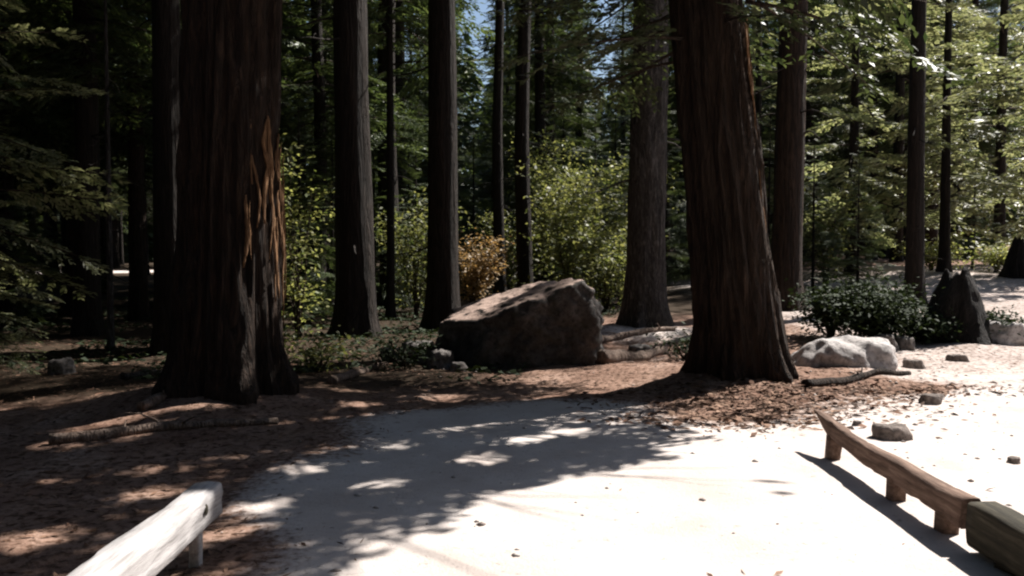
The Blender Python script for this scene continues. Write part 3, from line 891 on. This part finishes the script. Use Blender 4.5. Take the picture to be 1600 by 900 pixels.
def stone(u, Y, w, h, d, mat, seed, label, name='stone', rz=0.0, group=None, sub=4, sink=0.25, soft=12):
    X = px(u, Y)
    rng = np.random.default_rng(seed)
    pl = [((0, 0, 1), h * 0.5), ((0, 0, -1), h * 0.5)]
    for i in range(9):
        a = i * 0.7 + rng.uniform(-0.25, 0.25)
        n = (math.cos(a) / w, math.sin(a) / d, rng.uniform(-0.2, 0.9) / h * 0.35)
        nn = np.array(n); nn /= np.linalg.norm(nn)
        sup = math.sqrt((nn[0] * w / 2) ** 2 + (nn[1] * d / 2) ** 2 + (nn[2] * h / 2) ** 2)
        pl.append((n, sup * rng.uniform(0.82, 1.05)))
    me = rock_mesh(name, pl, mat, seed, sub, soft, 0.07 * min(w, d, h) * 2, 0.03 * h)
    o = link(name, me, None, (X, Y, tz(X, Y) + h * (0.5 - sink)))
    o.rotation_euler = (0, 0, rz)
    tag(o, label, 'rock', group)
    return o

stone(1312, 11.3, 1.7, 0.9, 1.4, ROCK_PALE, 81, 'broad pale sunlit rock hump at the right foot of the leaning cedar', 'pale_rock', sub=5, sink=0.66, soft=3, rz=0.5)
stone(1396, 7.35, 0.34, 0.16, 0.24, ROCK_BROWN, 82, 'flat dark brown stone on the bright dirt behind the split rail')
stone(1459, 9.0, 0.23, 0.13, 0.18, ROCK_BROWN, 83, 'small dark stone on the bright dirt between the flat stone and the bank')
stone(1344, 7.85, 0.09, 0.06, 0.07, ROCK_BROWN, 84, 'tiny dark stone beside the pointed tip of the split rail')
stone(1592, 6.6, 0.10, 0.06, 0.09, ROCK_BROWN, 85, 'little dark stone alone on the open bright dirt')
stone(1575, 13.3, 0.55, 0.42, 0.5, ROCK_PALE, 86, 'pale rock beside the dark stump on the bank', 'pale_rock')
stone(1500, 12.0, 0.30, 0.12, 0.2, ROCK_BROWN, 87, 'small brown stone on the bright ground in front of the stump')
stone(612, 12.2, 0.36, 0.26, 0.3, ROCK, 88, 'grey stone between the low plant and the left end of the boulder')
stone(655, 12.0, 0.5, 0.36, 0.4, ROCK, 89, 'larger grey stone leaning near the left end of the boulder')
stone(690, 11.6, 0.38, 0.30, 0.3, ROCK, 90, 'rounded grey stone touching the left foot of the boulder')
stone(715, 11.15, 0.22, 0.16, 0.2, ROCK, 91, 'small grey stone in front of the left end of the boulder')
stone(1000, 13.0, 0.35, 0.22, 0.3, ROCK, 92, 'dark stone on the sunlit ground right behind the boulder')
stone(1130, 14.0, 0.5, 0.4, 0.5, ROCK, 93, 'half-buried stone in shade behind the leaning cedar')
stone(1430, 11.4, 0.30, 0.14, 0.2, ROCK_BROWN, 94, 'flat reddish stone at the end of the bark litter right of the pale rock')
stone(1385, 12.9, 0.4, 0.3, 0.3, ROCK, 95, 'grey rounded stone poking out from under the dark bush')
stone(1415, 13.0, 0.3, 0.25, 0.3, ROCK, 96, 'grey stone at the right end of the dark bush')
stone(270, 10.6, 0.2, 0.14, 0.18, ROCK, 97, 'small grey stone in the shade behind the left cedar')
stone(95, 10.9, 0.35, 0.24, 0.3, ROCK, 98, 'grey stone in the shade under the young fir')

# stumps on the bank, wood coloured dark for their shaded side
def stump(u, Y, r, H, seed, label, point=0.5, wood=BARK_DARK):
    X = px(u, Y)
    rng = np.random.default_rng(seed)
    segs, rings = 40, 22
    a = np.linspace(0, 2 * np.pi, segs, endpoint=False)
    tt = np.linspace(0, 1, rings)
    T, A = np.meshgrid(tt, a, indexing='ij')
    top = H * (0.78 + point * 0.2 * np.clip(np.cos(A + 2.2), -0.5, 1) + 0.17 * vnoise(np.stack([np.cos(A) * 4, np.sin(A) * 4, A * 0], -1), seed))
    Z = -0.15 + (top + 0.15) * T
    R = r * (1 - 0.62 * T ** 1.6) + r * 0.5 * np.exp(-T * 6) * (0.5 + 0.5 * np.cos(A * 5 + 1))
    p = np.stack([np.cos(A) * 5, np.sin(A) * 5, Z * 1.5], -1)
    R = R * (1 + 0.2 * fbm(p * 0.8, 4, seed))
    P = np.stack([R * np.cos(A), R * np.sin(A), Z], -1).reshape(-1, 3)
    P = np.vstack([P, [[0, 0, H * 0.72]]])
    i = np.arange(segs); j = (i + 1) % segs
    cap = np.stack([np.full(segs, rings * segs), (rings - 1) * segs + i, (rings - 1) * segs + j], -1)
    e = empty('tree_stump', (X, Y, tz(X, Y)))
    link('stump_bark', make_mesh('stump_bark', P, [grid_faces(rings, segs, True), cap], wood), e)
    tag(e, label, 'stump')
stump(1500, 13.7, 0.54, 1.12, 701, 'jagged stump, blackened for its shaded side, standing on the sunny bank', 0.6, STUMP_SHADE)
stump(1596, 21.5, 0.40, 1.1, 702, 'dark stump at the top of the bank, farther up than the jagged stump', 0.25, STUMP_SHADE)

# ------------------------------------------------------------------ fallen logs and branches
def fallen(name, p0, p1, r, seed, label, bend=0.1, mat=LOG, twigs=3, cat='log'):
    rng = np.random.default_rng(seed)
    (x0, y0), (x1, y1) = p0, p1
    t = np.linspace(0, 1, 18)
    L = math.hypot(x1 - x0, y1 - y0)
    nx, ny = -(y1 - y0) / L, (x1 - x0) / L
    off = bend * np.sin(t * math.pi) + 0.03 * np.sin(t * 9 + seed)
    X = x0 + (x1 - x0) * t + nx * off; Y = y0 + (y1 - y0) * t + ny * off
    rad = r * (1.1 - 0.45 * t) * (1 + 0.08 * np.sin(t * 23 + seed))
    Z = terr(X, Y) + rad * 0.75
    Vt, q, tr = tube(np.stack([X, Y, Z], -1), rad, 12)
    Vt = Vt + 0.18 * r * np.stack([fbm(Vt * 6, 2, seed), fbm(Vt * 6, 2, seed + 1), fbm(Vt * 6, 2, seed + 2)], -1)
    e = empty(name, (x0, y0, tz(x0, y0)))
    me = make_mesh('log', Vt - np.array(e.location), [q, tr], mat)
    link('stem', me, e)
    for k in range(twigs):
        f = rng.uniform(0.25, 0.95)
        b = np.array([np.interp(f, t, X), np.interp(f, t, Y), np.interp(f, t, Z)])
        a = rng.uniform(0, 6.28); l = rng.uniform(0.15, 0.45)
        tt = np.linspace(0, 1, 5)
        pth = np.stack([b[0] + math.cos(a) * l * tt, b[1] + math.sin(a) * l * tt, b[2] + 0.3 * l * np.sin(tt * 2.2)], -1)
        Vv, qq, tt2 = tube(pth, r * 0.28 * (1.05 - tt), 5)
        link('twig', make_mesh('twig', Vv - np.array(e.location), [qq, tt2], mat), e)
    tag(e, label, cat)
fallen('fallen_pole', gp(70, 705), gp(430, 672), 0.045, 801, 'long thin pale pole lying on the shaded litter in front of the left cedar', 0.05, twigs=4)
fallen('fallen_branch', gp(212, 662), gp(338, 634), 0.05, 802, 'short pale branch lying in front of the left cedar, behind the long pole', 0.03, twigs=2, cat='branch')
fallen('fallen_log', (1.15, 11.75), (2.3, 13.2), 0.10, 803, 'fallen log slanting back from the boulder foot to the leaning cedar', 0.08)
fallen('fallen_branch', (1.3, 13.7), (2.7, 14.6), 0.06, 804, 'broken branch on the sunlit ground right behind the boulder', 0.1, cat='branch')
fallen('fallen_branch', gp(520, 610), gp(600, 575), 0.05, 805, 'broken branch between the left cedar base and the stones', 0.05, cat='branch')
fallen('fallen_branch', gp(1265, 618), gp(1420, 590), 0.05, 806, 'dark reddish branch in the bark litter in front of the pale rock', 0.06, BARK_RED, cat='branch')
fallen('fallen_branch', (-4.6, 10.4), (-3.9, 11.6), 0.04, 807, 'leaning grey branch on the ground behind the long pole', 0.05, BARK_GREY, cat='branch')

# ------------------------------------------------------------------ rails
def beam(x, y0, y1, z0, z1, w0, w1, h0, h1, mat, seed, n=36, sag=0.0, bow=0.0, pointed=False):
    """a hewn rail along y: rectangular section with worn edges"""
    prof = np.array([(-0.5, -0.42), (-0.42, -0.5), (0, -0.50), (0.42, -0.5), (0.5, -0.42), (0.505, -0.22), (0.49, -0.02), (0.505, 0.2), (0.5, 0.43), (0.43, 0.5), (0, 0.515), (-0.43, 0.5), (-0.5, 0.43), (-0.505, 0.2), (-0.49, 0.02), (-0.505, -0.2)])
    t = np.linspace(0, 1, n)
    w = w0 + (w1 - w0) * t; h = h0 + (h1 - h0) * t
    if pointed:
        h = h * (1 - 0.78 * sstep(0.84, 1.0, t)); w = w * (1 - 0.5 * sstep(0.9, 1.0, t))
    cz = z0 + (z1 - z0) * t - sag * np.sin(t * math.pi)
    if pointed: cz = cz + 0.5 * h0 * 0.62 * sstep(0.84, 1.0, t)
    cx = x + bow * np.sin(t * math.pi)
    P = np.stack([cx[:, None] + prof[None, :, 0] * w[:, None], (y0 + (y1 - y0) * t)[:, None] + 0 * prof[None, :, 0], cz[:, None] + prof[None, :, 1] * h[:, None]], -1).reshape(-1, 3)
    nz = np.stack([fbm(P * np.array([14, 2.0, 14]), 3, seed), 0.3 * fbm(P * 9, 2, seed + 1), fbm(P * np.array([14, 2.0, 14]), 3, seed + 2)], -1)
    P = P + np.array([0.013, 0.006, 0.012]) * nz
    crack = np.abs(fbm(P * np.array([0.01, 1.3, 26]) + seed, 3, seed + 5))
    P[:, 0] -= np.sign(P[:, 0] - x) * 0.012 * (crack < 0.12)
    k = len(prof)
    P = np.vstack([P, P[:k].mean(0)[None], P[-k:].mean(0)[None]])
    i = np.arange(k); j = (i + 1) % k
    caps = np.vstack([np.stack([np.full(k, n * k), j, i], -1), np.stack([np.full(k, n * k + 1), (n - 1) * k + i, (n - 1) * k + j], -1)])
    return make_mesh('rail', P, [grid_faces(n, k, True), caps], mat, [0, 0], smooth=[True, False])

def post(parent, x, y, zt, w, mat, seed):
    z0 = tz(x, y) - 0.15
    prof = np.array([(-0.5, -0.38), (-0.38, -0.5), (0.38, -0.5), (0.5, -0.38), (0.5, 0.38), (0.38, 0.5), (-0.38, 0.5), (-0.5, 0.38)]) * w
    z = np.linspace(z0, zt, 9)
    P = np.concatenate([np.stack([x + prof[:, 0], y + prof[:, 1], np.full(8, zz)], -1) for zz in z])
    P = P + 0.22 * w * np.stack([fbm(P * np.array([12, 12, 3]), 2, seed), fbm(P * np.array([12, 12, 3]), 2, seed + 1), 0 * P[:, 0]], -1)
    P = np.vstack([P, P[-8:].mean(0)[None]])
    i = np.arange(8); j = (i + 1) % 8
    cap = np.stack([np.full(8, 72), 64 + i, 64 + j], -1)
    me = make_mesh('post', P - np.array(parent.location), [grid_faces(9, 8, True), cap], mat)
    link('post', me, parent)

def rail(name, x, y0, y1, label, mat, seed, zt0, zt1, w0, w1, h0, h1, posts, pw, pmat=None, **kw):
    e = empty(name, (x, y0, tz(x, y0)))
    me = beam(x, y0, y1, zt0 - h0 / 2, zt1 - h1 / 2, w0, w1, h0, h1, mat, seed, **kw)
    v = np.zeros(len(me.vertices) * 3, np.float32); me.vertices.foreach_get('co', v)
    v = v.reshape(-1, 3) - np.array(e.location); me.vertices.foreach_set('co', v.astype(np.float32).ravel())
    r = link('rail', me, e)
    for i, y in enumerate(posts):
        zr = zt0 + (zt1 - zt0) * (y - y0) / (y1 - y0) - (h0 + h1) / 2 + 0.02
        post(e, x + 0.01, y, zr, pw, pmat or mat, seed + i)
    tag(e, label, 'rail')
    return e, r

eL, rL = rail('log_rail', -1.60, 1.9, 4.62, 'sunlit grey-white weathered timber rail on a short post, left side of the trail', WOOD_GREY, 901, 0.36, 0.36, 0.15, 0.15, 0.17, 0.17, [2.4, 4.38], 0.055)
# a dark knot hole near the end of the left rail
th = np.linspace(0, 2 * np.pi, 14, endpoint=False)
kn = np.vstack([np.stack([np.full(14, 0.077), 0.022 * np.cos(th), 0.03 * np.sin(th)], -1), np.stack([np.full(14, 0.084), 0.012 * np.cos(th), 0.018 * np.sin(th)], -1), [[0.080, 0, 0]]])
ii = np.arange(14); jj = (ii + 1) % 14
knq = np.stack([ii, jj, jj + 14, ii + 14], -1); knt = np.stack([np.full(14, 28), ii + 14, jj + 14], -1)
o = link('knot', make_mesh('knot', kn + np.array([-1.60, 4.36, 0.29]) - np.array(eL.location), [knq, knt], WOOD_DARK), eL)

eR, rR = rail('log_rail', 2.42, 4.62, 6.98, 'split brown timber rail with a pointed tip, right side of the trail', WOOD_BROWN, 921, 0.275, 0.30, 0.11, 0.07, 0.165, 0.11, [4.9, 5.55, 6.62], 0.10, pointed=True, sag=0.03)
eD, rD = rail('log_rail', 2.46, 2.2, 4.58, 'dark rotting timber rail butting against the end of the split brown rail', WOOD_DARK, 941, 0.30, 0.265, 0.16, 0.16, 0.23, 0.23, [2.6, 4.3], 0.12)

# ------------------------------------------------------------------ litter on the ground
def scatter(name, n, xr, yr, lo, hi, wid, mat, seed, keep, lift=0.006, flat=0.25, label=None, cat='litter'):
    rng = np.random.default_rng(seed)
    x = rng.uniform(*xr, n * 3); y = yr[0] + (yr[1] - yr[0]) * rng.uniform(0, 1, n * 3) ** 1.2
    k = rng.uniform(0, 1, n * 3) < keep(x, y)
    x = x[k][:n]; y = y[k][:n]
    m = len(x)
    z = terr(x, y) + lift
    a = rng.uniform(0, 6.28, m)
    D = np.stack([np.cos(a), np.sin(a), rng.normal(0, flat * 0.4, m)], -1)
    N = np.stack([rng.normal(0, flat, m), rng.normal(0, flat, m), np.ones(m)], -1)
    L = rng.uniform(lo, hi, m)
    Vv, q = kites(np.stack([x, y, z], -1), D, N, L, L * wid * rng.uniform(0.6, 1.4, m))
    o = link(name, make_mesh(name, Vv, q, mat, smooth=False))
    tag(o, label, cat, kind='stuff')

def lit_mat(name, stops):
    m, nt, b = new_mat(name)
    geo = node(nt, 'ShaderNodeNewGeometry')
    nt.links.new(ramp(nt, geo.outputs['Random Per Island'], stops), b.inputs['Base Color'])
    return m
LITTER = lit_mat('bark_litter', [(0, (0.04, 0.022, 0.014)), (0.5, (0.13, 0.065, 0.04)), (1, (0.26, 0.165, 0.115))])
GRAVEL = lit_mat('grit', [(0, (0.16, 0.13, 0.12)), (0.6, (0.32, 0.28, 0.26)), (1, (0.45, 0.41, 0.39))])
f_duff = lambda x, y: np.clip(1.0 - trodden_or_sunlit(x, y), 0.004, 1)
scatter('needle_litter', 26000, (-9, 9), (3, 15), 0.03, 0.10, 0.22, LITTER, 31, f_duff, label='brown needles and bark chips littering the forest floor')
ring = lambda x, y: np.clip(np.exp(-(((x - 2.6) / 1.1) ** 2 + ((y - 9.1) / 0.75) ** 2)) + np.exp(-(((x - 4.2) / 0.9) ** 2 + ((y - 9.7) / 0.35) ** 2)) + np.exp(-(((x - 1.9) / 0.8) ** 2 + ((y - 8.0) / 0.3) ** 2)) * 0.6, 0, 1)
scatter('bark_litter', 7000, (0.5, 6.2), (7, 11.5), 0.04, 0.13, 0.35, LITTER, 32, ring, 0.012, 0.4, 'reddish bark flakes heaped round the foot of the leaning cedar')

def pebbles(name, n, seed, keep, xr, yr, lo, hi, label):
    rng = np.random.default_rng(seed)
    base = np.array([(1, 0, 0), (0.3, 0.95, 0), (-0.8, 0.6, 0), (-0.8, -0.6, 0), (0.3, -0.95, 0), (0, 0, 0.7), (0, 0, -0.5)], float)
    tri = np.array([(0, 1, 5), (1, 2, 5), (2, 3, 5), (3, 4, 5), (4, 0, 5), (1, 0, 6), (2, 1, 6), (3, 2, 6), (4, 3, 6), (0, 4, 6)])
    x = rng.uniform(*xr, n * 3); y = rng.uniform(*yr, n * 3)
    k = rng.uniform(0, 1, n * 3) < keep(x, y)
    x = x[k][:n]; y = y[k][:n]; m = len(x)
    s = lo + (hi - lo) * rng.uniform(0, 1, m) ** 4
    a = rng.uniform(0, 6.28, m)
    B = base[None] * (1 + rng.uniform(-0.3, 0.3, (m, 7, 3)))
    X = (B[..., 0] * np.cos(a)[:, None] - B[..., 1] * np.sin(a)[:, None]) * s[:, None]
    Y = (B[..., 0] * np.sin(a)[:, None] + B[..., 1] * np.cos(a)[:, None]) * s[:, None]
    Z = B[..., 2] * s[:, None] * 0.8
    P = np.stack([X + x[:, None], Y + y[:, None], Z + (terr(x, y) + 0.005 + s * 0.1)[:, None]], -1).reshape(-1, 3)
    f = (tri[None] + (np.arange(m) * 7)[:, None, None]).reshape(-1, 3)
    tag(link(name, make_mesh(name, P, f, GRAVEL)), label, 'gravel', kind='stuff')
pebbles('trail_grit', 1700, 33, lambda x, y: 0.25 + 0.75 * sstep(1.5, 3.5, x), (-1.8, 8), (3.2, 13), 0.004, 0.03, 'small stones and grit strewn over the bright dirt')
scatter('added_shade_cover', 16000, (-12, 3), (10, 30), 0.05, 0.14, 0.5, SHADE_LEAF, 35, lambda x, y: shade_paint(x, y) * np.clip(0.5 + 1.2 * fbm(np.stack([x * 0.8, y * 0.8, x * 0], -1), 2, 66), 0, 1), 0.06, 0.5, 'low dark leaves added to darken the ground as deep shade', 'ground cover')  # leaves added to blacken the floor where only shade lies
